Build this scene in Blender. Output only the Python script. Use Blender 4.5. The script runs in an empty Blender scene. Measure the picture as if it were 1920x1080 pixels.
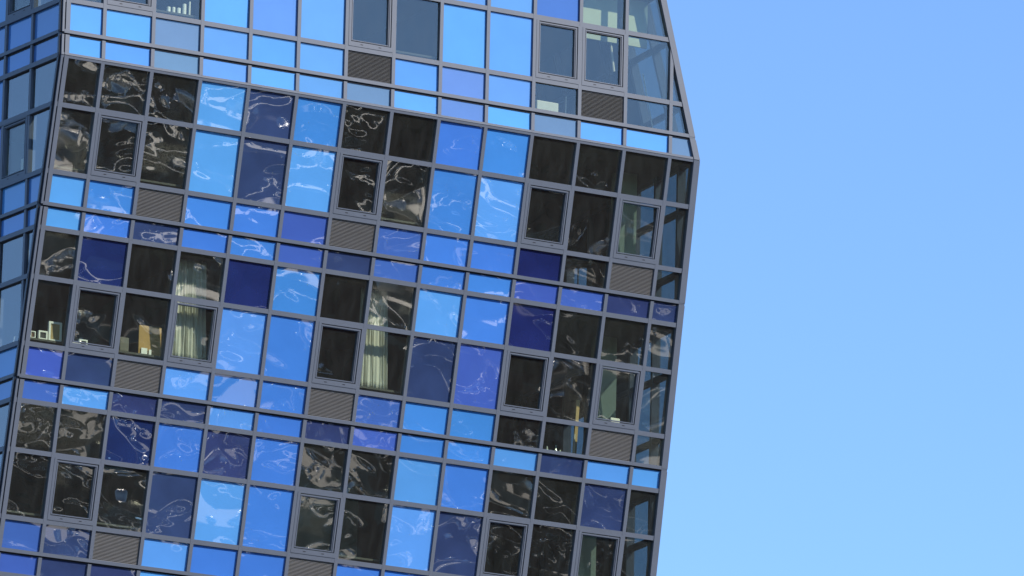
import bpy, math, random
from mathutils import Vector, Matrix
random.seed(11)
SC = bpy.context.scene
COL = SC.collection
R = math.radians

# ---------------------------------------------------------------- camera
FOLD_Z = 36.997            # height of the fold line of the tower above the street
cam_d = bpy.data.cameras.new('camera')
cam_d.sensor_width = 36.0
cam_d.lens = 14600 / 1920 * 36.0
cam_d.clip_start = 1.0
cam_d.clip_end = 9000
cam = bpy.data.objects.new('camera', cam_d)
COL.objects.link(cam)
cr = Vector((0.86674, -0.498279, 0.021906))
cd = Vector((0.134677, 0.191524, -0.972204))
cf = Vector((0.480234, 0.845598, 0.233108))
m = Matrix.Identity(4)
for i in range(3):
    m[i][0] = cr[i]; m[i][1] = -cd[i]; m[i][2] = -cf[i]
m.translation = Vector((-64.17856, -117.49167, FOLD_Z - 35.29734))
cam.matrix_world = m
SC.camera = cam

# ---------------------------------------------------------------- sky and sun
SUN_EL, SUN_AZ = R(33), R(28)          # azimuth to the right of the facade's outward direction
world = bpy.data.worlds.new('World')
SC.world = world
world.use_nodes = True
wn = world.node_tree.nodes
sky = wn.new('ShaderNodeTexSky')
sky.sky_type = 'NISHITA'
sky.sun_disc = False
sky.sun_elevation = SUN_EL
sky.sun_rotation = math.pi - SUN_AZ
sky.altitude = 1000
sky.air_density = 0.88
sky.dust_density = 0.0
sky.ozone_density = 6.3
world.node_tree.links.new(sky.outputs[0], wn['Background'].inputs[0])
wn['Background'].inputs[1].default_value = 0.15
sun_d = bpy.data.lights.new('sun', 'SUN')
sun_d.energy = 3.7
sun_d.angle = R(0.53)
sun_d.color = (1.0, 0.95, 0.88)
sun = bpy.data.objects.new('sun', sun_d)
COL.objects.link(sun)
to_sun = Vector((math.sin(SUN_AZ) * math.cos(SUN_EL), -math.cos(SUN_AZ) * math.cos(SUN_EL), math.sin(SUN_EL)))
sun.rotation_euler = to_sun.to_track_quat('Z', 'Y').to_euler()
sun.location = (40, -80, 120)
SC.view_settings.view_transform = 'Standard'
SC.view_settings.look = 'None'
SC.view_settings.exposure = 0.68
SC.view_settings.gamma = 1.0
SC.view_settings.use_curve_mapping = False
SC.render.engine = 'CYCLES'
SC.cycles.use_denoising = True
SC.cycles.max_bounces = 14
SC.cycles.transparent_max_bounces = 16
SC.cycles.transmission_bounces = 8
SC.cycles.sample_clamp_indirect = 9.0

# ---------------------------------------------------------------- materials
def new_mat(name):
    mt = bpy.data.materials.new(name)
    mt.use_nodes = True
    nt = mt.node_tree
    nt.nodes.clear()
    out = nt.nodes.new('ShaderNodeOutputMaterial')
    return mt, nt, out

def math_node(nt, op, a, b=None):
    n = nt.nodes.new('ShaderNodeMath')
    n.operation = op
    for i, v in enumerate((a, b)):
        if v is None: continue
        if isinstance(v, (int, float)): n.inputs[i].default_value = v
        else: nt.links.new(v, n.inputs[i])
    return n.outputs[0]

def noise(nt, vec, scale, detail=2.0, w=None, rough=0.5, dist=0.0):
    n = nt.nodes.new('ShaderNodeTexNoise')
    if w is not None:
        n.noise_dimensions = '4D'
        nt.links.new(w, n.inputs['W'])
    n.inputs['Scale'].default_value = scale
    n.inputs['Detail'].default_value = detail
    n.inputs['Roughness'].default_value = rough
    n.inputs['Distortion'].default_value = dist
    if vec is not None: nt.links.new(vec, n.inputs['Vector'])
    return n.outputs['Fac']

def scaled(nt, vec, s):
    n = nt.nodes.new('ShaderNodeMapping')
    n.inputs['Scale'].default_value = s
    nt.links.new(vec, n.inputs['Vector'])
    return n.outputs[0]

def plain(name, col, rough=0.6, metal=0.0, var=0.10, scale=3.0, bump=0.0, spec=0.3):
    mt, nt, out = new_mat(name)
    b = nt.nodes.new('ShaderNodeBsdfPrincipled')
    tc = nt.nodes.new('ShaderNodeTexCoord')
    f = noise(nt, tc.outputs['Object'], scale, 5.0)
    f2 = noise(nt, tc.outputs['Object'], scale * 9, 3.0)
    s = math_node(nt, 'ADD', math_node(nt, 'MULTIPLY', f, var * 2), math_node(nt, 'MULTIPLY', f2, var))
    s = math_node(nt, 'ADD', s, 1.0 - var * 1.5)
    mul = nt.nodes.new('ShaderNodeVectorMath')
    mul.operation = 'SCALE'
    mul.inputs[0].default_value = col
    nt.links.new(s, mul.inputs['Scale'])
    nt.links.new(mul.outputs[0], b.inputs['Base Color'])
    b.inputs['Roughness'].default_value = rough
    b.inputs['Metallic'].default_value = metal
    b.inputs['Specular IOR Level'].default_value = spec
    if bump:
        bp = nt.nodes.new('ShaderNodeBump')
        bp.inputs['Strength'].default_value = bump
        bp.inputs['Distance'].default_value = 0.01
        nt.links.new(f2, bp.inputs['Height'])
        nt.links.new(bp.outputs[0], b.inputs['Normal'])
    nt.links.new(b.outputs[0], out.inputs[0])
    return mt

def schlick(nt, normal, f0):
    g = nt.nodes.new('ShaderNodeNewGeometry')
    dp = nt.nodes.new('ShaderNodeVectorMath')
    dp.operation = 'DOT_PRODUCT'
    nt.links.new(g.outputs['Incoming'], dp.inputs[0])
    nt.links.new(normal, dp.inputs[1])
    c = math_node(nt, 'ABSOLUTE', dp.outputs['Value'])
    k = math_node(nt, 'POWER', math_node(nt, 'SUBTRACT', 1.0, math_node(nt, 'MINIMUM', c, 1.0)), 5.0)
    return math_node(nt, 'ADD', math_node(nt, 'MULTIPLY', k, 1.0 - f0), f0)

def wave_normal(nt, tc, strength=1.0):
    """roller waves and pillowing of heat-treated glass; each pane has its own (object colour, red = how strong)"""
    oi = nt.nodes.new('ShaderNodeObjectInfo')
    w = math_node(nt, 'MULTIPLY', oi.outputs['Random'], 71.0)
    sep = nt.nodes.new('ShaderNodeSeparateColor')
    nt.links.new(oi.outputs['Color'], sep.inputs[0])
    amp = sep.outputs[0]
    v1 = scaled(nt, tc, (1.0, 1.35, 0.0))
    n1 = noise(nt, v1, 0.80, 0.0, w, 0.4, 0.3)              # slow bending of the whole pane
    n2 = noise(nt, v1, 2.0, 0.0, w, 0.45, 1.1)              # pillows and folds, only in places
    n3 = noise(nt, v1, 1.1, 0.0, math_node(nt, 'ADD', w, 13.7), 0.4, 0.0)
    mr = nt.nodes.new('ShaderNodeMapRange')
    mr.interpolation_type = 'SMOOTHSTEP'
    mr.inputs['From Min'].default_value = 0.46
    mr.inputs['From Max'].default_value = 0.70
    nt.links.new(n3, mr.inputs['Value'])
    h = math_node(nt, 'ADD', n1, math_node(nt, 'MULTIPLY', math_node(nt, 'MULTIPLY', n2, mr.outputs[0]), 0.48))
    h = math_node(nt, 'MULTIPLY', h, math_node(nt, 'MULTIPLY', amp, 0.045 * strength))
    bp = nt.nodes.new('ShaderNodeBump')
    bp.inputs['Strength'].default_value = 1.0
    bp.inputs['Distance'].default_value = 1.0
    nt.links.new(h, bp.inputs['Height'])
    return bp.outputs[0], oi

def clear_glass(name, tint, f0, wave=True, film=0.024):
    mt, nt, out = new_mat(name)
    tc = nt.nodes.new('ShaderNodeTexCoord').outputs['Object']
    if wave:
        nrm, oi = wave_normal(nt, tc)
    else:
        nrm = nt.nodes.new('ShaderNodeNewGeometry').outputs['Normal']
    tr = nt.nodes.new('ShaderNodeBsdfTransparent')
    tr.inputs[0].default_value = (*tint, 1)
    gl = nt.nodes.new('ShaderNodeBsdfGlossy')
    gl.inputs['Roughness'].default_value = 0.014
    gl.inputs['Color'].default_value = (1.0, 0.96, 0.89, 1)
    nt.links.new(nrm, gl.inputs['Normal'])
    mx = nt.nodes.new('ShaderNodeMixShader')
    nt.links.new(schlick(nt, nrm, f0), mx.inputs[0])
    nt.links.new(tr.outputs[0], mx.inputs[1])
    nt.links.new(gl.outputs[0], mx.inputs[2])
    last = mx.outputs[0]
    if film:                                            # thin dust on the outside
        df = nt.nodes.new('ShaderNodeBsdfDiffuse')
        df.inputs[0].default_value = (0.40, 0.43, 0.39, 1)
        m2 = nt.nodes.new('ShaderNodeMixShader')
        f = noise(nt, scaled(nt, tc, (3.0, 0.8, 1.0)), 2.5, 5.0)
        nt.links.new(math_node(nt, 'MULTIPLY', f, film * 2), m2.inputs[0])
        nt.links.new(last, m2.inputs[1])
        nt.links.new(df.outputs[0], m2.inputs[2])
        last = m2.outputs[0]
    nt.links.new(last, out.inputs[0])
    return mt

def coloured_glass(name, col, f0=0.13, mottle=0.12):
    mt, nt, out = new_mat(name)
    tc = nt.nodes.new('ShaderNodeTexCoord').outputs['Object']
    nrm, oi = wave_normal(nt, tc)
    hs = nt.nodes.new('ShaderNodeHueSaturation')
    hs.inputs['Color'].default_value = (*col, 1)
    r = oi.outputs['Random']
    wn1 = nt.nodes.new('ShaderNodeTexWhiteNoise')
    wn1.noise_dimensions = '1D'
    nt.links.new(r, wn1.inputs['W'])
    nt.links.new(math_node(nt, 'ADD', math_node(nt, 'MULTIPLY', r, 0.016), 0.492), hs.inputs['Hue'])
    f = noise(nt, tc, 1.3, 4.0)
    v = math_node(nt, 'ADD', math_node(nt, 'MULTIPLY', wn1.outputs['Value'], 0.16), 0.92)
    v = math_node(nt, 'ADD', v, math_node(nt, 'MULTIPLY', math_node(nt, 'SUBTRACT', f, 0.5), mottle * 2))
    nt.links.new(v, hs.inputs['Value'])
    df = nt.nodes.new('ShaderNodeBsdfDiffuse')
    nt.links.new(hs.outputs[0], df.inputs[0])
    gl = nt.nodes.new('ShaderNodeBsdfGlossy')
    gl.inputs['Roughness'].default_value = 0.014
    nt.links.new(nrm, gl.inputs['Normal'])
    mx = nt.nodes.new('ShaderNodeMixShader')
    nt.links.new(schlick(nt, nrm, f0), mx.inputs[0])
    nt.links.new(df.outputs[0], mx.inputs[1])
    nt.links.new(gl.outputs[0], mx.inputs[2])
    nt.links.new(mx.outputs[0], out.inputs[0])
    return mt

MT = {}
MT['metal'] = plain('anodised_aluminium', (0.094, 0.106, 0.132), 0.45, 0.0, 0.08, 2.0)
MT['gasket'] = plain('black_gasket', (0.012, 0.012, 0.016), 0.6, 0.0, 0.1)
MT['louvre'] = plain('louvre_metal', (0.30, 0.285, 0.27), 0.5, 0.0, 0.08, 3.0)
MT['dark'] = plain('dark_void', (0.01, 0.01, 0.012), 0.8)
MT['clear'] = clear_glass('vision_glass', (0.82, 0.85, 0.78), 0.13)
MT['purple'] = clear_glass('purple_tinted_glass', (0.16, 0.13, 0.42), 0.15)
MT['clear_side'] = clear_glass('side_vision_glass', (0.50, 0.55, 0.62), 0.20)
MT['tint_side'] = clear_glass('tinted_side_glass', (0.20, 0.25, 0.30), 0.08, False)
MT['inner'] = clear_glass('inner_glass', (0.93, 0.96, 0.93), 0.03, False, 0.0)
MT['S'] = coloured_glass('sky_blue_glass', (0.085, 0.27, 0.60))
MT['T'] = coloured_glass('light_blue_glass', (0.095, 0.24, 0.52))
MT['M'] = coloured_glass('mid_blue_glass', (0.050, 0.19, 0.53))
MT['V'] = coloured_glass('violet_blue_glass', (0.048, 0.105, 0.36))
MT['N'] = coloured_glass('navy_glass', (0.028, 0.045, 0.118), 0.15, 0.5)
MT['I'] = coloured_glass('indigo_glass', (0.012, 0.022, 0.092), 0.15, 0.5)
MT['G'] = coloured_glass('grey_blue_glass', (0.11, 0.185, 0.275), 0.12)
MT['U'] = coloured_glass('pale_violet_glass', (0.095, 0.18, 0.41), 0.11)
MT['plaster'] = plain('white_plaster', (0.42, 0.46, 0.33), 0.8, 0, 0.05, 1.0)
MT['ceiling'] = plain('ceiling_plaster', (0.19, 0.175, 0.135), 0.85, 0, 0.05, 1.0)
MT['floor'] = plain('dark_wood_floor', (0.05, 0.038, 0.028), 0.5, 0, 0.2, 4.0)
MT['palewall'] = plain('pale_room_wall', (0.16, 0.18, 0.14), 0.85, 0, 0.06, 1.0)
MT['wall'] = plain('grey_room_wall', (0.085, 0.085, 0.075), 0.85, 0, 0.06, 1.0)
MT['curtain'] = plain('curtain_cloth', (0.56, 0.555, 0.48), 0.9, 0, 0.08, 8.0)
MT['white'] = plain('white_paint', (0.78, 0.78, 0.70), 0.6, 0, 0.04, 6.0)
MT['tan'] = plain('tan_board', (0.38, 0.27, 0.12), 0.7, 0, 0.15, 9.0)
MT['ochre'] = plain('ochre_wood', (0.42, 0.25, 0.075), 0.65, 0, 0.18, 7.0)
MT['brown'] = plain('brown_wood', (0.12, 0.06, 0.03), 0.6, 0, 0.2, 8.0)
MT['greybox'] = plain('grey_card', (0.16, 0.15, 0.12), 0.8, 0, 0.15, 8.0)
MT['black'] = plain('black_plastic', (0.02, 0.02, 0.02), 0.4, 0, 0.1)
MT['bottle'] = plain('pale_bottle_glass', (0.55, 0.60, 0.52), 0.12, 0, 0.1, 5.0, 0, 0.8)

# ---------------------------------------------------------------- building helpers
W = 0.96                                   # width of one facade module
TILT = R(11.6954)                          # how far the lower face leans out
CT, ST = math.cos(TILT), math.sin(TILT)
RH = dict(A=0.860, B=1.1706, C=0.5862, D=0.4058)   # heights of the four rows of a storey, along the face
STOREY = sum(RH.values())
XL = -6.83 * W
XR = 6.63 * W

class Face:
    def __init__(s, o, u, v, n):
        s.o, s.u, s.v, s.n = Vector(o), Vector(u).normalized(), Vector(v).normalized(), Vector(n).normalized()
    def p(s, a, b, d=0.0):
        return s.o + s.u * a + s.v * b + s.n * d
    def mat(s, a, b, d=0.0):
        mm = Matrix.Identity(4)
        for i in range(3):
            mm[i][0] = s.u[i]; mm[i][1] = s.v[i]; mm[i][2] = s.n[i]
        mm.translation = s.p(a, b, d)
        return mm

PHI = R(86.9)
hl = Vector((-math.cos(PHI), math.sin(PHI), 0))
MU = Face((0, 0, FOLD_Z), (1, 0, 0), (0, 0, 1), (0, -1, 0))
ML = Face((0, 0, FOLD_Z), (1, 0, 0), (0, -ST, CT), (0, -CT, -ST))
LF = Face((XL, 0, FOLD_Z), hl, (0, 0, 1), (-math.sin(PHI), -math.cos(PHI), 0))
rl = Vector((0.096, 1, 0)).normalized()
RL = Face((XR, 0, FOLD_Z), rl, (0, 0, 1), (rl.y, -rl.x, 0))
rs = Vector((-0.265, 0, 1)).normalized()
RU = Face((XR, 0, FOLD_Z), rl, (rs - rl * rs.dot(rl)), rl.cross(rs))

def cut(poly, nx, ny, c):
    """keep the part of a convex polygon where nx*x + ny*y <= c"""
    out = []
    for i in range(len(poly)):
        p, q = poly[i], poly[(i + 1) % len(poly)]
        dp, dq = nx * p[0] + ny * p[1] - c, nx * q[0] + ny * q[1] - c
        if dp <= 1e-9: out.append(p)
        if (dp < -1e-9 and dq > 1e-9) or (dp > 1e-9 and dq < -1e-9):
            t = dp / (dp - dq)
            out.append((p[0] + (q[0] - p[0]) * t, p[1] + (q[1] - p[1]) * t))
    return out

def rect(x0, x1, y0, y1):
    return [(x0, y0), (x1, y0), (x1, y1), (x0, y1)]

def area(poly):
    return abs(sum(poly[i][0] * poly[(i + 1) % len(poly)][1] - poly[(i + 1) % len(poly)][0] * poly[i][1] for i in range(len(poly)))) / 2

def slabs_mesh(name, items, mats):
    """items: (polygon, d0, d1, front material index, rest index) -> one mesh in local coordinates"""
    vs, fs, mi = [], [], []
    for poly, d0, d1, fm, rm in items:
        n = len(poly)
        b = len(vs)
        vs += [(x, y, d0) for x, y in poly] + [(x, y, d1) for x, y in poly]
        fs.append([b + n + i for i in range(n)]); mi.append(fm)
        fs.append([b + n - 1 - i for i in range(n)]); mi.append(rm)
        for i in range(n):
            j = (i + 1) % n
            fs.append([b + i, b + j, b + n + j, b + n + i]); mi.append(rm)
    me = bpy.data.meshes.new(name)
    me.from_pydata(vs, [], fs)
    for mt in mats: me.materials.append(mt)
    me.polygons.foreach_set('material_index', mi)
    me.update()
    return me

CACHE = {}
def link(name, me, parent, mtx):
    o = bpy.data.objects.new(name, me)
    COL.objects.link(o)
    if parent is not None:
        o.parent = parent
        o.matrix_parent_inverse = PINV[parent.name]
    o.matrix_basis = mtx
    PINV[o.name] = mtx.inverted()
    return o
PINV = {}

def prism(name, face, poly, d0, d1, mats, parent, jitter=0.0):
    if len(poly) < 3 or area(poly) < 2e-4: return None
    cx = sum(p[0] for p in poly) / len(poly)
    cy = sum(p[1] for p in poly) / len(poly)
    loc = [(round(p[0] - cx, 4), round(p[1] - cy, 4)) for p in poly]
    key = (tuple(loc), d0, d1, tuple(mt.name for mt in mats))
    me = CACHE.get(key)
    if me is None:
        me = CACHE[key] = slabs_mesh(name, [(loc, d0, d1, 0, len(mats) - 1)], mats)
    mtx = face.mat(cx, cy)
    if jitter:
        mtx = mtx @ Matrix.Rotation(random.gauss(0, jitter), 4, 'X') @ Matrix.Rotation(random.gauss(0, jitter), 4, 'Y')
    return link(name, me, parent, mtx)

def thing(name, label, cat, loc, rz=0.0, group=None):
    o = bpy.data.objects.new(name, None)
    COL.objects.link(o)
    o.empty_display_size = 0.2
    mtx = Matrix.Translation(loc) @ Matrix.Rotation(rz, 4, 'Z')
    o.matrix_basis = mtx
    PINV[o.name] = Matrix.Identity(4)
    o['label'] = label; o['category'] = cat
    if group: o['group'] = group
    return o

def tag(o, label, cat, group=None):
    o['label'] = label; o['category'] = cat
    if group: o['group'] = group
    return o

class MB:
    """collects boxes, tubes and lathes into one mesh"""
    def __init__(s): s.v, s.f = [], []
    def box(s, x0, x1, y0, y1, z0, z1):
        b = len(s.v)
        s.v += [(x, y, z) for z in (z0, z1) for x, y in ((x0, y0), (x1, y0), (x1, y1), (x0, y1))]
        s.f += [[b + i for i in q] for q in ((3, 2, 1, 0), (4, 5, 6, 7), (0, 1, 5, 4), (1, 2, 6, 5), (2, 3, 7, 6), (3, 0, 4, 7))]
        return s
    def lathe(s, x, y, prof, n=12):
        b = len(s.v)
        for r, z in prof:
            s.v += [(x + r * math.cos(2 * math.pi * k / n), y + r * math.sin(2 * math.pi * k / n), z) for k in range(n)]
        for i in range(len(prof) - 1):
            for k in range(n):
                a, c = b + i * n + k, b + i * n + (k + 1) % n
                s.f.append([a, c, c + n, a + n])
        s.f.append([b + n - 1 - k for k in range(n)])
        s.f.append([b + (len(prof) - 1) * n + k for k in range(n)])
        return s
    def bar(s, p, q, r, n=6):
        p, q = Vector(p), Vector(q)
        d = (q - p).normalized()
        e = d.cross(Vector((0.3, 0.9, 0.2))).normalized()
        g = d.cross(e)
        b = len(s.v)
        for c in (p, q):
            s.v += [tuple(c + e * r * math.cos(2 * math.pi * k / n) + g * r * math.sin(2 * math.pi * k / n)) for k in range(n)]
        for k in range(n):
            j = (k + 1) % n
            s.f.append([b + k, b + j, b + n + j, b + n + k])
        s.f.append([b + n - 1 - k for k in range(n)]); s.f.append([b + n + k for k in range(n)])
        return s
    def mesh(s, name, mat, smooth=False):
        me = bpy.data.meshes.new(name)
        me.from_pydata(s.v, [], s.f)
        me.materials.append(mat)
        if smooth: me.polygons.foreach_set('use_smooth', [True] * len(me.polygons))
        me.update()
        return me
    def obj(s, name, mat, parent=None, loc=(0, 0, 0), rz=0.0, smooth=False):
        o = bpy.data.objects.new(name, s.mesh(name, mat, smooth))
        COL.objects.link(o)
        if parent is not None: o.parent = parent
        o.matrix_basis = Matrix.Translation(loc) @ Matrix.Rotation(rz, 4, 'Z')
        PINV[o.name] = Matrix.Identity(4)
        return o

# ---------------------------------------------------------------- ground
gme = bpy.data.meshes.new('ground')
gme.from_pydata([(-4000, -4000, 0), (4000, -4000, 0), (4000, 4000, 0), (-4000, 4000, 0)], [], [(0, 1, 2, 3)])
gme.materials.append(plain('asphalt', (0.05, 0.05, 0.052), 0.85, 0, 0.3, 0.15))
ground = bpy.data.objects.new('ground', gme)
COL.objects.link(ground)
ground['kind'] = 'structure'

# ---------------------------------------------------------------- the tower
tower = thing('glass_tower', 'angular glass tower clad in a patchwork of blue and dark panes in grey frames', 'building', (0, 0, 0))

MW = 0.034          # half width of a mullion
TW = 0.042          # half height of a transom
DM = 0.044          # how far mullions stand in front of the glass

# boundaries along the leaning face (distance below the fold, going down) and above the fold
def low_rows():
    v, out = 0.0, []
    for s in range(3):
        for r in 'ABCD':
            out.append((s, r, -v - RH[r], -v)); v += RH[r]
    return out
def up_rows():
    v, out = 0.0, []
    for r in 'DCBA':
        out.append((-1, r, v, v + RH[r])); v += RH[r]
    return out

PAT = {   # S M V N I G U: coloured glass; K: clear; P: purple tinted; W: opening window; L: louvre
    (-1, 'A'): 'TSTSTSSTTTVKKK',
    (-1, 'B'): 'KWKSTTWKSSWWKK',
    (-1, 'C'): 'SSGTSTLSUTKLKK',
    (-1, 'D'): 'SSGTSTGSUSGSSG',
    (0, 'A'): 'KKKSNMKKMMKKKK',
    (0, 'B'): 'KWKSNSWKMSWKWK',
    (0, 'C'): 'SMLMMVLVMMIKLK',
    (0, 'D'): 'SMNMMVNVMMVVNN',
    (1, 'A'): 'KIKKIMKKSMIKKK',
    (1, 'B'): 'KWKWSMWKNVWKWK',
    (1, 'C'): 'VNLSMMLVMMKKLK',
    (1, 'D'): 'VSNNSMNVMMSNSS',
    (2, 'A'): 'KKIMNMKKSMKKNK',
    (2, 'B'): 'KWKNSMWKSNWKWK',
    (2, 'C'): 'VNLSMMLMMSVKLK',
    (2, 'D'): 'VNNSMMSVMSNMSS',
}
CLEAR = {'K': 'clear', 'P': 'purple'}
def bx(k): return (k - 7) * W

def low_edges(b, inset):           # left and right limits of the leaning face at height b (b <= 0)
    return XL + 0.011 * b + inset, XR - 0.0195 * b - inset

def clip_main(poly, upper, inset):
    if upper:
        poly = cut(poly, -1, 0, -(XL + inset))
        return cut(poly, 1, 0.265, XR - inset)
    poly = cut(poly, -1, 0.011, -(XL + inset))
    return cut(poly, 1, 0.0195, XR - inset)

WAVES = {          # how wavy the glass of each cell is, 0 to 9
    (0, 'A'): '23234455421211', (0, 'B'): '25325434556211', (0, 'C'): '22022407765201', (0, 'D'): '24632446764447',
    (1, 'A'): '25115311545535', (1, 'B'): '11113431664313', (1, 'C'): '66043306654302', (1, 'D'): '65585456662522',
    (2, 'A'): '98698566475373', (2, 'B'): '98795856797855', (2, 'C'): '77054407666602', (2, 'D'): '87566666666666',
}
def wave_amount(s, r, c):
    if s < 0: return 0.06 * random.uniform(0.3, 1.4)
    return 1.05 * int(WAVES[(s, r)][c]) / 9 * random.uniform(0.85, 1.15)

def louvre(face, x0, x1, y0, y1):
    cx, cy = (x0 + x1) / 2, (y0 + y1) / 2
    w, h = (x1 - x0) / 2, (y1 - y0) / 2
    key = ('louvre', round(w, 3), round(h, 3))
    if key not in CACHE:
        fr = 0.012
        back = slabs_mesh('louvre', [(rect(-w, w, -h, h), -0.06, -0.05, 0, 0)], [MT['dark']])
        vs, fs = [], []
        n = 21
        for i in range(n):
            z = -h + (i + 0.5) * 2 * h / n
            b = len(vs)
            t = h / n
            for sx in (-w, w):       # blade: slopes down and outwards
                vs += [(sx, z - t * 0.75, 0.014), (sx, z - t * 0.25, 0.018), (sx, z + t * 0.70, -0.025), (sx, z + t * 0.40, -0.025)]
            fs += [[b, b + 4, b + 5, b + 1], [b + 1, b + 5, b + 6, b + 2], [b + 2, b + 6, b + 7, b + 3], [b + 3, b + 7, b + 4, b], [b, b + 1, b + 2, b + 3], [b + 7, b + 6, b + 5, b + 4]]
        me = bpy.data.meshes.new('slats')
        me.from_pydata(vs, [], fs)
        me.materials.append(MT['louvre'])
        CACHE[key] = (back, me)
    back, me = CACHE[key]
    o = link('louvre', back, tower, face.mat(cx, cy))
    s = link('slats', me, o, face.mat(cx, cy))
    s['kind'] = 'stuff'
    return o

def ring(x0, x1, y0, y1, l, r, b, t):
    return [rect(x0, x1, y0, y0 + b), rect(x0, x1, y1 - t, y1), rect(x0, x0 + l, y0 + b, y1 - t), rect(x1 - r, x1, y0 + b, y1 - t)]

def window(face, x0, x1, y0, y1, amp):
    """x0..y1: the clear opening between mullions and transoms"""
    cx, cy = (x0 + x1) / 2, (y0 + y1) / 2
    w, h = (x1 - x0) / 2, (y1 - y0) / 2
    key = ('window', round(w, 3), round(h, 3))
    if key not in CACHE:
        it = [(p, -0.05, 0.050, 0, 0) for p in ring(-w, w, -h, h, 0.050, 0.030, 0.085, 0.022)]
        fr = slabs_mesh('window', it, [MT['metal']])
        a0, a1, b0, b1 = -w + 0.050 + 0.002, w - 0.030 - 0.014, -h + 0.085 + 0.010, h - 0.022 - 0.014
        sash = slabs_mesh('sash', [(p, -0.045, 0.040, 0, 0) for p in ring(a0, a1, b0, b1, 0.030, 0.050, 0.022, 0.042)]
                          + [(p, -0.044, 0.053, 0, 0) for p in ring(a0 + 0.004, a1 - 0.016, b0 + 0.003, b1 - 0.014, 0.012, 0.016, 0.010, 0.014)], [MT['metal']])
        pane = slabs_mesh('pane', [(rect(a0 + 0.025, a1 - 0.045, b0 + 0.018, b1 - 0.037), -0.02, 0.0, 0, 1)], [MT['clear'], MT['inner']])
        slot = slabs_mesh('drain_slot', [(rect(-0.026, 0.026, -0.007, 0.007), 0.046, 0.0515, 0, 0)], [MT['gasket']])
        CACHE[key] = (fr, sash, pane, slot)
    fr, sash, pane, slot = CACHE[key]
    o = link('window', fr, tower, face.mat(cx, cy))
    link('sash', sash, o, face.mat(cx, cy))
    mtx = face.mat(cx, cy) @ Matrix.Rotation(random.gauss(0, 0.004), 4, 'X') @ Matrix.Rotation(random.gauss(0, 0.004), 4, 'Y')
    p = link('pane', pane, o, mtx)
    p.color = (amp, 0, 0, 1)
    for sx in (-0.26, 0.22):
        link('drain_slot', slot, o, face.mat(cx + sx * 2 * w * 0.86 + 0.02, cy - h + 0.045))
    return o

def glazing(face, poly, code, amp, jit=0.006, clear=None):
    if code in CLEAR:
        o = prism('glass_pane', face, poly, -0.022, 0.0, [MT[clear or CLEAR[code]], MT['inner']], tower, jit)
    else:
        o = prism('coloured_pane', face, poly, -0.022, 0.0, [MT[code], MT['dark']], tower, jit * 0.8)
    if o:
        o.color = (amp, 0, 0, 1)
    return o

for face, rows, upper in ((MU, up_rows(), True), (ML, low_rows(), False)):
    for s, r, y0, y1 in rows:
        for c in range(14):
            code = PAT[(s, r)][c]
            x0 = bx(c) if c else -20
            x1 = bx(c + 1) if c < 13 else 20
            if code == 'L':
                louvre(face, x0 + MW, x1 - MW, y0 + TW, y1 - TW)
            elif code == 'W':
                window(face, x0 + MW, x1 - MW, y0 + TW, y1 - TW, wave_amount(s, r, c))
            else:
                poly = rect(x0 + 0.015, x1 - 0.015, y0 + 0.015, y1 - 0.015)
                glazing(face, clip_main(poly, upper, 0.05), code, wave_amount(s, r, c))

# transoms
def transom(face, y, upper, groove=False):
    if groove:        # two bars with a dark shadow gap between
        prism('transom', face, clip_main(rect(-20, 20, y - 0.014, y + 0.050), upper, 0.02), -0.09, 0.050, [MT['metal']], tower)
        prism('gasket', face, clip_main(rect(-20, 20, y - 0.044, y - 0.014), upper, 0.02), -0.08, 0.016, [MT['gasket']], tower)
    else:
        prism('transom', face, clip_main(rect(-20, 20, y - TW, y + TW), upper, 0.02), -0.09, 0.041, [MT['metal']], tower)

for s, r, y0, y1 in low_rows():
    if y0 > -8.99: transom(ML, y0, False, r == 'C')
transom(ML, -3 * STOREY, False)
for s, r, y0, y1 in up_rows():
    transom(MU, y1, True, r == 'D')
# the bar in the fold itself: an upright and a leaning half
prism('transom', MU, clip_main(rect(-20, 20, 0.0, TW), True, 0.02), -0.09, 0.041, [MT['metal']], tower)
prism('transom', ML, clip_main(rect(-20, 20, -TW, -0.0), False, 0.02), -0.09, 0.041, [MT['metal']], tower)

# mullions: one length per storey, broken at the floor joint
ups = {r: (y0, y1) for s, r, y0, y1 in up_rows()}
for k in range(1, 14):
    x = bx(k)
    for a, b in ((0.04, RH['D'] - 0.043), (RH['D'] + 0.052, STOREY + 0.0)):
        p = cut(rect(x - MW, x + MW, a, b), 1, 0.265, XR - 0.03)
        prism('mullion', MU, p, -0.10, DM, [MT['metal']], tower)
    g = [-(RH['A'] + RH['B'] + RH['C']) - STOREY * i for i in range(3)]
    for a, b in ((g[0] + 0.052, -0.04), (g[1] + 0.052, g[0] - 0.043), (g[2] + 0.052, g[1] - 0.043), (-3 * STOREY, g[2] - 0.043)):
        prism('mullion', ML, rect(x - MW, x + MW, a, b), -0.10, DM, [MT['metal']], tower)

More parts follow.
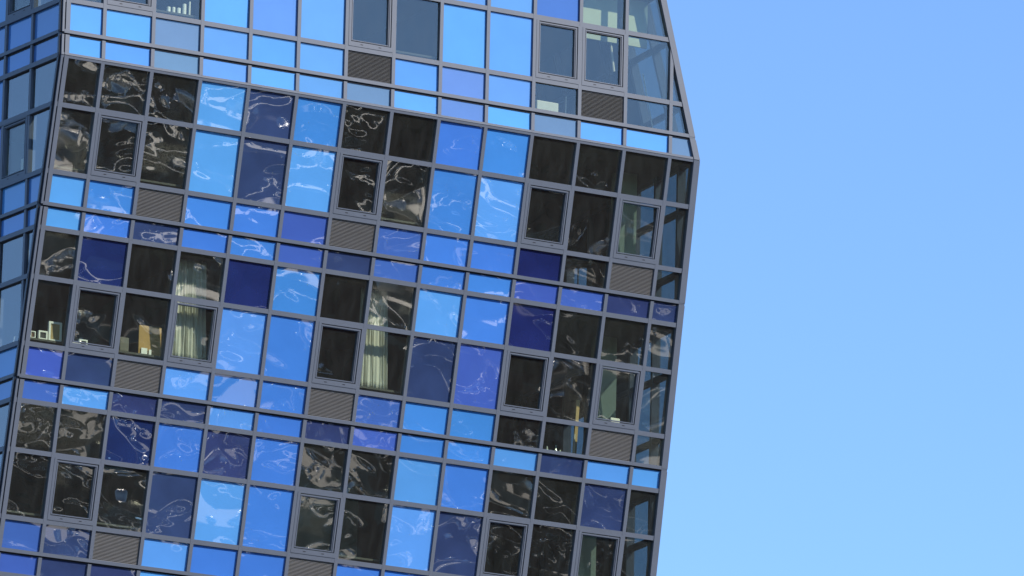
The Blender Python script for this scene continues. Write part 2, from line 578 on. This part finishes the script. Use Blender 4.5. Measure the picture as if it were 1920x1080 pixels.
# edge posts along the corners of the main face
def strip(face, poly, d0, d1, mat, name): return prism(name, face, poly, d0, d1, [mat], tower)
TOPV = STOREY
BOT = -3 * STOREY
def edge_left(face, upper, i0, i1, y0, y1):
    k = 0.0 if upper else 0.011
    return [(XL + k * y0 + i0, y0), (XL + k * y0 + i1, y0), (XL + k * y1 + i1, y1), (XL + k * y1 + i0, y1)]
def edge_right(face, upper, i0, i1, y0, y1):
    k = 0.265 if upper else 0.0195
    return [(XR - k * y0 - i1, y0), (XR - k * y0 - i0, y0), (XR - k * y1 - i0, y1), (XR - k * y1 - i1, y1)]
for face, upper, segs in ((MU, True, ((0.0, RH['D'] - 0.043), (RH['D'] + 0.006, TOPV))),
                          (ML, False, ((g[0] + 0.006, 0.0), (g[1] + 0.006, g[0] - 0.043), (g[2] + 0.006, g[1] - 0.043), (BOT, g[2] - 0.043)))):
    for a, b in segs:
        strip(face, edge_left(face, upper, 0.042, 0.125, a, b), -0.10, 0.052, MT['metal'], 'corner_post')
        strip(face, edge_left(face, upper, 0.018, 0.042, a, b), -0.10, 0.030, MT['gasket'], 'gasket')
        strip(face, edge_left(face, upper, -0.022, 0.018, a, b), -0.06, 0.050, MT['metal'], 'corner_post')
        strip(face, edge_left(face, upper, -0.050, -0.022, a, b), -0.06, 0.010, MT['gasket'], 'gasket')
        strip(face, edge_right(face, upper, -0.02, 0.105, a, b), -0.12, 0.054, MT['metal'], 'corner_post')

for yj in [RH['D']] + g:
    fc = MU if yj > 0 else ML
    strip(fc, edge_right(fc, yj > 0, -0.016, 0.100, yj - 0.0425, yj + 0.0055), -0.11, 0.046, MT['metal'], 'joint_cover')

# ------------------------------------------------ left side face (upright, in the shade)
def z_low(y): return y * CT                 # height of a row line of the leaning face, relative to the fold
lrows = [(s, r, z_low(y0), z_low(y1)) for s, r, y0, y1 in low_rows()] + up_rows()
LPAT = {
    (-1, 'A'): 'KTSTS', (-1, 'B'): 'KWSKM', (-1, 'C'): 'TSTTS', (-1, 'D'): 'TSTST',
    (0, 'A'): 'KKMSM', (0, 'B'): 'KWVKM', (0, 'C'): 'TSTST', (0, 'D'): 'TSTMS',
    (1, 'A'): 'KKNKM', (1, 'B'): 'KKVWK', (1, 'C'): 'SSTST', (1, 'D'): 'SSTMS',
    (2, 'A'): 'KKMSM', (2, 'B'): 'KKSWM', (2, 'C'): 'STSST', (2, 'D'): 'TSTST',
}
LU = [0.0, 1.05 * W, 2.03 * W, 3.03 * W, 4.03 * W, 5.03 * W]
def clip_left(poly, inset):                 # the corner: leaning below the fold
    poly = cut(poly, -1, 0, -inset)
    return cut(poly, -1, -math.tan(TILT) / math.sin(PHI), -inset)
for s, r, z0, z1 in lrows:
    for c in range(5):
        code = LPAT[(s, r)][c]
        a, b = LU[c], LU[c + 1]
        if code == 'W':
            window(LF, a + MW, b - MW, z0 + TW, z1 - TW, 0.05)
        else:
            poly = clip_left(rect(a + 0.015, b - 0.015, z0 + 0.015, z1 - 0.015), 0.04)
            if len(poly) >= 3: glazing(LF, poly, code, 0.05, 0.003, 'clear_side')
for s, r, z0, z1 in lrows:
    gro = (r == 'C')
    if gro:
        prism('transom', LF, clip_left(rect(0, LU[-1], z0 - 0.014, z0 + 0.05), 0.03), -0.09, 0.060, [MT['metal']], tower)
        prism('gasket', LF, clip_left(rect(0, LU[-1], z0 - 0.042, z0 - 0.014), 0.03), -0.08, 0.008, [MT['gasket']], tower)
    else:
        prism('transom', LF, clip_left(rect(0, LU[-1], z0 - TW, z0 + TW), 0.03), -0.09, 0.056, [MT['metal']], tower)
prism('transom', LF, clip_left(rect(0, LU[-1], STOREY - TW, STOREY + TW), 0.03), -0.09, 0.056, [MT['metal']], tower)
for a in LU[1:]:
    prism('mullion', LF, clip_left(rect(a - MW, a + MW, z_low(BOT), STOREY), 0.03), -0.10, DM, [MT['metal']], tower)
prism('corner_post', LF, clip_left(rect(0, 0.06, 0.0, STOREY), 0.012), -0.05, 0.05, [MT['metal']], tower)
for za, zb in ((z_low(BOT), 0.0),):
    tt = math.tan(TILT) / math.sin(PHI)
    prism('corner_post', LF, [(-za * tt + 0.012, za), (-za * tt + 0.06, za), (0.06, 0), (0.012, 0)], -0.05, 0.05, [MT['metal']], tower)

# ------------------------------------------------ right side face, seen from inside through the corner rooms
RU_ = [0.0] + [(0.62 + i) * W for i in range(11)]
RPAT = {'A': 'KKKNNNNNNNN', 'B': 'KKKNNKNNNNN', 'C': 'KKKNNNNNNNN', 'D': 'MSMSMMNNNNN'}
def clip_right(poly, inset):
    return cut(poly, -1, -math.tan(TILT) / rl.y, -inset)
for s, r, z0, z1 in lrows:
    low = s >= 0
    fc = RL if low else RU
    sc = 1.0 if low else fc.v.z and 1.0 / fc.v.z
    y0, y1 = z0 * sc, z1 * sc
    for c in range(11):
        a, b = RU_[c], RU_[c + 1]
        poly = rect(a + 0.015, b - 0.015, y0 + 0.015, y1 - 0.015)
        poly = clip_right(poly, 0.05) if low else cut(poly, -1, 0, -0.05)
        code = RPAT[r][c] if low or c < 2 else 'N'
        if len(poly) >= 3 and area(poly) > 1e-3:
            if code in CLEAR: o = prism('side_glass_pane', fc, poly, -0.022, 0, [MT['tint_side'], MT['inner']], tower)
            else: o = prism('side_coloured_pane', fc, poly, -0.022, 0, [MT[code], MT['dark']], tower)
            o.color = (0.3, 0, 0, 1)
    pl = rect(0, RU_[-1], y0 - TW, y0 + TW)
    pl = clip_right(pl, 0.06) if low else cut(pl, -1, 0, -0.06)
    prism('transom', fc, pl, -0.10, 0.03, [MT['metal']], tower)
for a in RU_[1:]:
    prism('mullion', RL, clip_right(rect(a - MW, a + MW, z_low(BOT), 0.0), 0.06), -0.12, 0.04, [MT['metal']], tower)
    prism('mullion', RU, rect(a - MW, a + MW, 0.0, STOREY / RU.v.z), -0.12, 0.04, [MT['metal']], tower)

# ------------------------------------------------ floors, ceilings, rooms
def yfront(z):                 # inward position of the glass at a height relative to the fold
    return max(0.0, -z) * math.tan(TILT)
def xleft(y): return XL - y * math.cos(PHI) / math.sin(PHI)
def xright(y, z): return XR + 0.096 * y - (0.265 * z if z > 0 else 0)
DEPTH = 9.0
def plan_box(name, x0, x1, y0, y1, z0, z1, mat, parent=None):
    o = MB().box(x0, x1, y0, y1, z0, z1).obj(name, mat, parent)
    return o
def part_box(name, x0, x1, y0, y1, z0, z1, mat):
    o = MB().box(x0, x1, y0, y1, z0 + FOLD_Z, z1 + FOLD_Z).obj(name, mat, tower)
    return o
STO = []                       # (floor top, ceiling) relative to the fold, per storey from the top one
STO.append((RH['D'], STOREY))
for i in range(3):
    STO.append((z_low(-STOREY * i - RH['A'] - RH['B'] - RH['C']), z_low(-STOREY * i)))
slab_levels = [(0.0, RH['D'])] + [(z_low(-STOREY * (i + 1)), z_low(-STOREY * (i + 1) + RH['D'])) for i in range(3)] + [(STOREY, STOREY + RH['D'])]
for z0, z1 in slab_levels:
    yf = yfront(z0) + 0.16
    pts = [(xleft(yf) + 0.16, yf), (xright(yf, z1) - 0.16, yf), (xright(DEPTH, z1) - 0.16, DEPTH), (xleft(DEPTH) + 0.16, DEPTH)]
    f = Face((0, 0, FOLD_Z), (1, 0, 0), (0, 1, 0), (0, 0, 1))
    ptc = [pts[0], (xright(yf, z0 + 0.06) - 0.03, yf), (xright(DEPTH, z0 + 0.06) - 0.03, DEPTH), pts[3]]
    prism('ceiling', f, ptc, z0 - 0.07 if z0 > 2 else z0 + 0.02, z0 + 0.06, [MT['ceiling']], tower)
    prism('floor_slab', f, pts, z0 + 0.06, z1 - 0.03, [MT['floor'], MT['wall']], tower)

for si, (zf, zc) in enumerate(STO):
    yf = yfront(zf) + 0.18
    z1 = zc + 0.02
    # back wall of the flats and walls between them
    part_box('room_wall', xleft(6) + 0.3, 2.6, 6.0, 6.15, zf - 0.03, z1, MT['wall'])
    bw = Face((0, 7.6, FOLD_Z), (1, 0, 0), (0, 0, 1), (0, -1, 0))
    prism('room_wall', bw, [(2.7, zf - 0.03), (xright(7.6, zf) - 0.12, zf - 0.03), (xright(7.6, z1) - 0.12, z1), (2.7, z1)], -0.15, 0.0, [MT['wall']], tower)
    part_box('partition_wall', bx(4) - 0.35, bx(4) - 0.20, yf + 0.35, 6.0, zf - 0.03, z1, MT['wall'])
    part_box('partition_wall', bx(9) + 0.5, bx(9) + 0.65, yf + 0.35, 7.6, zf - 0.03, z1, MT['wall'])
    # column standing in the corner room near the side face
    if si: part_box('column', 5.62, 6.02, 0.85 + yf, 1.10 + yf, zf - 0.03, z1, MT['plaster'])
    if si == 3:
        part_box('partition_wall', bx(6) - 0.2, bx(8.3), yf + 1.2, yf + 1.32, zf - 0.03, z1, MT['palewall'])
# pale blinds and lining behind the top storey windows
part_box('lining_panel', 4.10, 4.86, 0.42, 0.46, STOREY - 0.95, STOREY - 0.02, MT['plaster'])
part_box('lining_panel', 5.05, 5.50, 0.42, 0.46, STOREY - 0.95, STOREY - 0.05, MT['plaster'])
# ledges inside, at the height of the panels under the windows
for si, (zf, zc) in enumerate(STO):
    if si == 0: zl, yl = RH['D'] + RH['C'], 0.0
    else:
        zl = z_low(-STOREY * (si - 1) - RH['A'] - RH['B']); yl = yfront(zl)
    part_box('window_ledge', xleft(yl) + 0.2, bx(9), yl + 0.103, yl + 0.36, zl + 0.11, zl + 0.145, MT['wall'])
    if si == 0: part_box('window_ledge', bx(9), bx(10), yl + 0.103, yl + 0.36, zl + 0.11, zl + 0.145, MT['wall'])

# ------------------------------------------------ the rest of the tower, below and above what the photograph shows
f = Face((0, 0, FOLD_Z), (1, 0, 0), (0, 1, 0), (0, 0, 1))
zb = z_low(BOT); yb = yfront(zb)
yg = yb + 1.0
def loft(name, lo, hi, mat):
    me = bpy.data.meshes.new(name)
    n = len(lo)
    me.from_pydata(lo + hi, [], [[i, (i + 1) % n, n + (i + 1) % n, n + i] for i in range(n)] + [list(range(n - 1, -1, -1)), list(range(n, 2 * n))])
    me.materials.append(mat)
    o = bpy.data.objects.new(name, me); COL.objects.link(o); o.parent = tower
    return o
MT['body'] = coloured_glass('body_glass', (0.03, 0.10, 0.32), 0.1)
o = loft('lower_body', [(xleft(yg), yg, 0), (xright(yg, -1), yg, 0), (xright(14, -1), 14, 0), (xleft(14), 14, 0)],
     [(xleft(yb), yb, FOLD_Z + zb - 0.06), (xright(yb, -1), yb, FOLD_Z + zb - 0.06), (xright(14, -1), 14, FOLD_Z + zb - 0.06), (xleft(14), 14, FOLD_Z + zb - 0.06)], MT['body'])
o.color = (0.3, 0, 0, 1)
zt = STOREY + RH['D'] + 0.02
o = loft('upper_body', [(XL, 0, FOLD_Z + zt), (xright(0, zt), 0, FOLD_Z + zt), (xright(14, zt), 14, FOLD_Z + zt), (xleft(14), 14, FOLD_Z + zt)],
     [(XL, 0, FOLD_Z + zt + 12), (xright(0, zt + 12), 0, FOLD_Z + zt + 12), (xright(14, zt + 12), 14, FOLD_Z + zt + 12), (xleft(14), 14, FOLD_Z + zt + 12)], MT['body'])
o.color = (0.1, 0, 0, 1)
loft('rear_body', [(xleft(9.2) , 9.2, FOLD_Z + zb), (xright(9.2, -1) - 0.05, 9.2, FOLD_Z + zb), (xright(14, -1), 14, FOLD_Z + zb), (xleft(14), 14, FOLD_Z + zb)],
     [(xleft(9.2), 9.2, FOLD_Z + zt - 0.02), (xright(9.2, zt) - 0.05, 9.2, FOLD_Z + zt - 0.02), (xright(14, zt), 14, FOLD_Z + zt - 0.02), (xleft(14), 14, FOLD_Z + zt - 0.02)], MT['dark'])
loft('rear_body', [(xleft(LU[-1]), LU[-1], FOLD_Z + zb), (xleft(LU[-1]) + 0.2, LU[-1], FOLD_Z + zb), (xleft(9.2) + 0.2, 9.2, FOLD_Z + zb), (xleft(9.2), 9.2, FOLD_Z + zb)],
     [(xleft(LU[-1]), LU[-1], FOLD_Z + zt - 0.02), (xleft(LU[-1]) + 0.2, LU[-1], FOLD_Z + zt - 0.02), (xleft(9.2) + 0.2, 9.2, FOLD_Z + zt - 0.02), (xleft(9.2), 9.2, FOLD_Z + zt - 0.02)], MT['dark'])

# ---------------------------------------------------------------- curtains
def curtain(label, x0, x1, z0, z1, yoff, folds, seed):
    rnd = random.Random(seed)
    nu, nv = folds * 8, 14
    wd = [rnd.uniform(0.55, 1.6) for _ in range(folds)]
    tot = sum(wd)
    cum = [sum(wd[:k]) / tot for k in range(folds + 1)]
    dp = [rnd.uniform(0.45, 1.5) for _ in range(folds + 1)]
    vs, fs = [], []
    for j in range(nv + 1):
        z = z0 + (z1 - z0) * j / nv
        fl = 1.0 + 0.22 * (1 - j / nv)
        for i in range(nu + 1):
            k, q = min(i // 8, folds - 1), (i - 8 * min(i // 8, folds - 1)) / 8
            t = cum[k] + (cum[k + 1] - cum[k]) * q
            dep = (dp[k] * (1 - q) + dp[k + 1] * q) * 0.026 * (1 + 0.4 * math.sin(z * 3 + k * 1.7))
            vs.append(((t - 0.5) * (x1 - x0) * fl + 0.008 * math.sin(k * 2.1 + z * 3), dep * math.cos(2 * math.pi * q), z - z0))
    for j in range(nv):
        for i in range(nu):
            a = j * (nu + 1) + i
            fs.append((a, a + 1, a + nu + 2, a + nu + 1))
    me = bpy.data.meshes.new('curtain')
    me.from_pydata(vs, [], fs)
    me.materials.append(MT['curtain'])
    me.polygons.foreach_set('use_smooth', [True] * len(me.polygons))
    o = bpy.data.objects.new('curtain', me); COL.objects.link(o)
    so = o.modifiers.new('thickness', 'SOLIDIFY'); so.thickness = 0.004
    o.location = ((x0 + x1) / 2, yfront(z0) + yoff, z0 + FOLD_Z)
    tag(o, label, 'curtain', 'curtains behind the glass')
    return o
L2top = -STOREY                               # second leaning storey
za = z_low(L2top - RH['A'] - RH['B'])         # its ledge height
curtain('wide pale green pleated curtain filling the opening window and the pane above it', bx(3) + 0.19, bx(3) + 0.85, za + 0.15, za + 1.96, 0.17, 12, 3)
curtain('narrow pale green pleated curtain hanging beside a dark room, crossed by a band of shadow', bx(7) + 0.17, bx(7) + 0.70, za + 0.15, za + 1.96, 0.24, 10, 8)

# ---------------------------------------------------------------- small things on the window ledges
def frame_thing(label, x, y, z, w, h, fr, mat_f, mat_b, depth=0.05, rz=0.0, name='picture_frame'):
    t = thing(name, label, 'picture frame', (x, y, z + FOLD_Z), rz)
    MB().box(-w / 2, w / 2, -depth / 2, depth / 2, h - fr, h).box(-w / 2, -w / 2 + fr, -depth / 2, depth / 2, 0, h - fr)\
        .box(w / 2 - fr, w / 2, -depth / 2, depth / 2, 0, h - fr).box(-w / 2 + fr, w / 2 - fr, -depth / 2, depth / 2, 0, fr * 0.7).obj('frame', mat_f, t)
    MB().box(-w / 2 + fr, w / 2 - fr, 0.0, depth / 2 - 0.004, fr * 0.7, h - fr).obj('backing', mat_b, t)
    return t
def box_thing(name, label, cat, x, y, z, w, d, h, mat, rz=0.0, group=None, tilt=0.0):
    o = MB().box(-w / 2, w / 2, -d / 2, d / 2, 0, h).obj(name, mat)
    bv = o.modifiers.new('edge', 'BEVEL'); bv.width = min(w, d, h) * 0.12; bv.segments = 2
    o.matrix_basis = Matrix.Translation((x, y, z + FOLD_Z)) @ Matrix.Rotation(rz, 4, 'Z') @ Matrix.Rotation(tilt, 4, 'Y')
    return tag(o, label, cat, group)
yl = yfront(za); zl = za + 0.146
frame_thing('tiny pale frame with a dark middle, first on the ledge from the building corner', bx(1) - 0.585, yl + 0.14, zl, 0.10, 0.12, 0.016, MT['white'], MT['brown'])
frame_thing('small white frame with a dark middle, beside a tall tan framed board', bx(1) - 0.39, yl + 0.14, zl, 0.17, 0.15, 0.027, MT['white'], MT['black'])
frame_thing('tall white frame holding a tan board on the ledge of the corner room', bx(1) - 0.155, yl + 0.145, zl, 0.25, 0.34, 0.035, MT['white'], MT['tan'])
frame_thing('low wide white frame standing just inside the opening window near the corner', bx(1) + 0.395, yl + 0.14, zl, 0.16, 0.10, 0.024, MT['white'], MT['black'])
box_thing('paper_block', 'flat white block lying beside a low white frame on the ledge', 'paper', bx(1) + 0.24, yl + 0.15, zl, 0.12, 0.07, 0.045, MT['white'])
box_thing('wooden_board', 'large ochre wooden board leaning inside a dark window', 'board', bx(2) + 0.75, yl + 0.165, zl, 0.44, 0.025, 0.52, MT['ochre'])
box_thing('note_card', 'wider white card propped against the ochre board', 'card', bx(2) + 0.63, yl + 0.13, zl, 0.12, 0.012, 0.11, MT['white'])
box_thing('note_card', 'slim white card propped against the ochre board', 'card', bx(2) + 0.745, yl + 0.13, zl, 0.05, 0.012, 0.095, MT['white'])
box_thing('storage_box', 'dull grey storage box on the ledge to one side of the ochre board', 'box', bx(2) + 0.235, yl + 0.18, zl, 0.18, 0.12, 0.25, MT['greybox'])
# candles in the top storey
zt2 = RH['D'] + RH['C'] + 0.146
for x, w, h, lb in ((0.30, 0.07, 0.10, 'short thick white candle at the outer end of a row of five'),
                    (0.40, 0.06, 0.11, 'short thick white candle, second in a row of five'),
                    (0.50, 0.07, 0.11, 'short thick white candle in the middle of a row of five'),
                    (0.61, 0.07, 0.20, 'tall thick white candle next to the thinnest of a row of five'),
                    (0.715, 0.035, 0.26, 'tallest and thinnest white candle of a row of five')):
    o = MB().lathe(0, 0, ((w * 0.46, 0), (w * 0.5, 0.006), (w * 0.5, h - 0.008), (w * 0.44, h)), 16).bar((0, 0, h), (0.002, 0, h + 0.012), 0.003).obj('candle', MT['white'], None, (bx(2) + x + 0.09, 0.18, zt2 + FOLD_Z))
    tag(o, lb, 'candle', 'candles on the window ledge')
# corner room, top storey
zf = STO[0][0]
box_thing('storage_box', 'long low cream box standing on the floor of the top corner room', 'box', bx(10) + 0.45, 0.32, zf, 0.46, 0.2, 0.30, MT['curtain'])
o = MB().bar((0, 0, 0), (0.0, 0, 0.48), 0.012, 8).obj('white_rod', MT['white'], None, (bx(10) + 0.90, 0.35, zf + FOLD_Z))
tag(o, 'upright white rod beside the long cream box in the top corner room', 'rod')
o = MB().bar((0, 0, 0), (-0.26, 0.0, 1.12), 0.013, 8).obj('white_rod', MT['white'], None, (bx(12) + 0.96, 0.55, zf + 0.1 + FOLD_Z))
tag(o, 'long thin white rod leaning aslant in the pane by the sloping edge', 'rod')
o = MB().bar((0, 0, 0), (-0.10, 0.0, 0.66), 0.022, 8).obj('white_rod', MT['curtain'], None, (bx(11) + 1.02, 0.5, zf + 1.15 + FOLD_Z))
tag(o, 'pale rod leaning behind the opening window above a dark louvre', 'rod')
# corner room, second leaning storey
zf2 = STO[2][0]; yf2 = yfront(zf2)
box_thing('wooden_plank', 'slim ochre plank standing upright in the dark corner room', 'plank', bx(11) + 0.95, yf2 + 0.40, zf2, 0.075, 0.03, 1.15, MT['tan'], 0.2, None, 0.06)
box_thing('wooden_plank', 'short tan plank just inside the opening window of the corner room', 'plank', bx(12) + 0.42, yf2 + 0.45, zf2, 0.10, 0.03, 1.16, MT['tan'], 0.1)
box_thing('storage_box', 'smaller white box on the sill of the corner room window', 'box', bx(12) + 0.62, yf2 + 0.45, zf2, 0.12, 0.12, 0.84, MT['curtain'])
box_thing('storage_box', 'larger white box on the sill of the corner room window', 'box', bx(12) + 0.86, yf2 + 0.5, zf2, 0.20, 0.15, 0.93, MT['white'])
for x, h, r, lb in ((0.34, 0.20, 0.035, 'tall pale bottle at the near end of the low shelf'), (0.43, 0.14, 0.045, 'squat pale bottle among taller ones'),
                    (0.53, 0.24, 0.033, 'tallest pale bottle of the cluster above the floor joint'), (0.62, 0.16, 0.04, 'middle sized pale bottle of the cluster'),
                    (0.71, 0.12, 0.045, 'lowest and widest pale bottle of the cluster')):
    o = MB().lathe(0, 0, ((r * 0.9, 0), (r, 0.01), (r, h * 0.55), (r * 0.4, h * 0.75), (r * 0.36, h)), 12).obj('glass_bottle', MT['bottle'], None, (bx(11) + x, yf2 + 0.34 + 0.03 * math.sin(x * 30), zf2 + FOLD_Z), 0, True)
    tag(o, lb, 'bottle', 'bottles in the corner room')
o = MB().bar((0, 0, 0), (0.0, 0, 0.50), 0.014, 8).obj('white_rod', MT['curtain'], None, (bx(11) + 0.93, yf2 + 0.36, zf2 + FOLD_Z))
tag(o, 'upright cream rod beside the cluster of pale bottles', 'rod')
# dark lamp, first leaning storey
zf1 = STO[1][0]; yf1 = yfront(zf1)
t = thing('floor_lamp', 'dark floor lamp with a domed shade in the upper leaning corner room', 'lamp', (bx(11) + 0.72, yf1 + 0.6, zf1 + FOLD_Z))
MB().lathe(0, 0, ((0.13, 0), (0.13, 0.02), (0.015, 0.03), (0.012, 0.62)), 14).obj('stand', MT['black'], t)
MB().lathe(0, 0, ((0.26, 0.58), (0.255, 0.64), (0.20, 0.74), (0.10, 0.80), (0.02, 0.82)), 20).obj('lamp_shade', MT['black'], t, (0, 0, 0), 0, True)
# left face things
p = LF.p(LU[1] + 0.55, z_low(-RH['A'] - RH['B']) + 0.02, -0.25)
for du, w, h, lb in ((0.12, 0.13, 0.48, 'wider pale blind strip inside the side window'), (-0.22, 0.09, 0.34, 'narrower pale blind strip inside the side window')):
    q = p + hl * du
    o = MB().box(-0.01, 0.01, -w / 2, w / 2, 0, h).obj('blind_strip', MT['curtain'], None, tuple(q))
    tag(o, lb, 'blind', 'blind strips in the side window')
q = LF.p(LU[1] + 0.72, z_low(-STOREY - RH['A'] - RH['B']) + 0.06, -0.22)
o = MB().bar((0, 0.05, 0), (0.0, -0.04, 0.20), 0.012, 8).obj('white_rod', MT['white'], None, tuple(q))
tag(o, 'short white rod leaning inside the shaded side face', 'rod')

# ---------------------------------------------------------------- the street across, seen only in the glass
rb = random.Random(33)
BM = {
    'brick': plain('dark_brick', (0.16, 0.07, 0.05), 0.8, 0, 0.2, 0.8), 'brown': plain('brown_brick', (0.17, 0.12, 0.09), 0.8, 0, 0.2, 0.8),
    'grey': plain('grey_stone', (0.25, 0.24, 0.22), 0.8, 0, 0.15, 0.8), 'cream': plain('cream_brick', (0.24, 0.21, 0.17), 0.8, 0, 0.15, 0.8),
    'roofw': plain('white_roof', (0.36, 0.35, 0.32), 0.5, 0, 0.2, 0.3), 'roofd': plain('tar_roof', (0.07, 0.07, 0.07), 0.6, 0, 0.3, 0.3),
    'steel': plain('bright_steel', (0.80, 0.80, 0.78), 0.32, 1.0, 0.05, 2.0), 'glassd': plain('dark_window_glass', (0.02, 0.025, 0.03), 0.05, 0, 0.1, 1.0, 0, 0.9),
}
DESC = {'brick': 'dark red brick', 'brown': 'brown brick', 'grey': 'grey stone', 'cream': 'cream brick'}
def block(x, y, w, d, h, kind, roof, rz, extra):
    t = thing('apartment_block', '', 'building', (x, y, 0), rz, 'buildings across the street mirrored in the glass')
    MB().box(-w / 2, w / 2, -d / 2, d / 2, 0, h).obj('wall', BM[kind], t)
    MB().box(-w / 2 + 0.3, w / 2 - 0.3, -d / 2 + 0.3, d / 2 - 0.3, h + 0.004, h + 0.15).obj('roof', BM[roof], t)
    m_ = MB()
    m_.box(-w / 2 - .1, w / 2 + .1, -d / 2 - .1, -d / 2 + .25, h - .1, h + .9).box(-w / 2 - .1, w / 2 + .1, d / 2 - .25, d / 2 + .1, h - .1, h + .9)
    m_.box(-w / 2 - .1, -w / 2 + .25, -d / 2 + .25, d / 2 - .25, h - .1, h + .9).box(w / 2 - .25, w / 2 + .1, -d / 2 + .25, d / 2 - .25, h - .1, h + .9)
    m_.obj('parapet', BM['cream' if kind != 'cream' else 'grey'], t)
    kn = MB()  # steel balls added so the mirrored roofs throw sun glints
    xx = -w / 2 + rb.uniform(0.3, 2)
    while xx < w / 2 - 0.3:
        r_ = rb.uniform(0.16, 0.38)
        kn.lathe(xx, d / 2 + 0.05, [(max(0.01, r_ * math.sin(math.pi * q / 8)), h + 0.9 + r_ - r_ * math.cos(math.pi * q / 8)) for q in range(9)], 12)
        xx += rb.choice((0.7, 1.1, 1.9, 3.2))
    for q_ in range(34 if extra > 1 else 14):
        r_ = rb.uniform(0.14, 0.38)
        xx, yy, zz = rb.uniform(-w / 2 + .6, w / 2 - .6), rb.uniform(-d / 2 + .6, d / 2 - .6), h + rb.uniform(0.6, 2.2)
        kn.lathe(xx, yy, [(0.03, h + 0.1), (0.03, zz - r_ + 0.01)], 6)
        kn.lathe(xx, yy, [(max(0.01, r_ * math.sin(math.pi * q / 8)), zz - r_ * math.cos(math.pi * q / 8)) for q in range(9)], 12)
    kn.obj('glint_balls', BM['steel'], t, (0, 0, 0), 0, True)['kind'] = 'stuff'
    wm = MB()
    for k in range(int(h // 3.2)):
        for i in range(int(w // 2.4)):
            xx = -w / 2 + 1.2 + i * 2.4
            wm.box(xx - .5, xx + .5, d / 2 - .05, d / 2 + .06, 1.1 + 3.2 * k, 2.7 + 3.2 * k)
    o = wm.obj('windows', BM['glassd'], t); o['kind'] = 'stuff'
    for i in range(extra):  # domed steel vents, added for bright curved highlights in the reflections
        xx, yy = rb.uniform(-w / 2 + 1.5, w / 2 - 1.5), rb.uniform(-d / 2 + 1.5, d / 2 - 1.5)
        r_ = rb.uniform(0.4, 0.9)
        MB().lathe(xx, yy, ((r_ * .5, h), (r_ * .5, h + 1.2), (r_ * .98, h + 1.35), (r_, h + 1.6), (r_ * .86, h + 2.0), (r_ * .5, h + 2.3), (0.05, h + 2.4)), 20).obj('glint_vent', BM['steel'], t, (0, 0, 0), 0, True)
    return t
dirv = Vector((0.4647, -0.875))
perp = Vector((0.875, 0.4647))
USED = set()
NUM = {1: 'one', 2: 'two', 3: 'three', 4: 'four', 5: 'five', 6: 'six', 7: 'seven', 8: 'eight', 9: 'nine', 10: 'ten', 11: 'eleven', 12: 'twelve', 13: 'thirteen', 14: 'fourteen', 15: 'fifteen', 16: 'sixteen', 17: 'seventeen', 18: 'eighteen', 19: 'nineteen', 20: 'twenty', 21: 'twenty one', 22: 'twenty two', 23: 'twenty three', 24: 'twenty four', 25: 'twenty five'}
for row, (dist, hmin, hmax) in enumerate(((95, 12, 19), (140, 14, 22), (200, 20, 32), (290, 46, 72))):  # last row added and raised to block the sky in the lower reflections
    span = 0.40 * dist + 25
    s_ = -span
    while s_ < span:
        w = rb.uniform(15, 28) * (1 + 0.25 * row)
        h = rb.uniform(hmin, hmax)
        kind = rb.choice(['brick', 'brown', 'grey', 'brick', 'cream'])
        roof = rb.choice(['roofw', 'roofd', 'roofd'])
        ex = rb.choice((2, 3, 4)) if row < 3 else 1
        key = (kind, int(h // 3.2), roof, ex, row)
        while key in USED:
            h += 0.5
            key = (kind, int(h // 3.2), roof, ex, row)
        USED.add(key)
        c = dirv * dist + perp * (s_ + w / 2) + dirv * rb.uniform(-4, 4)
        t = block(c.x, c.y, w - rb.choice((0.6, 1.5, 5)), rb.uniform(14, 24), h, kind, roof, math.atan2(perp.y, perp.x) - R(rb.uniform(-4, 24)), ex)
        t['label'] = '%s block, %s storeys, %s roof, %s glint vent%s, %s row across street' % (
            DESC[kind], NUM[max(2, int(h // 3.2))], 'pale' if roof == 'roofw' else 'dark', NUM[ex], 's' if ex > 1 else '', ('first', 'second', 'third', 'added fourth')[row])
        s_ += w + (rb.choice((0, 1, 7)) if row < 3 else 0)
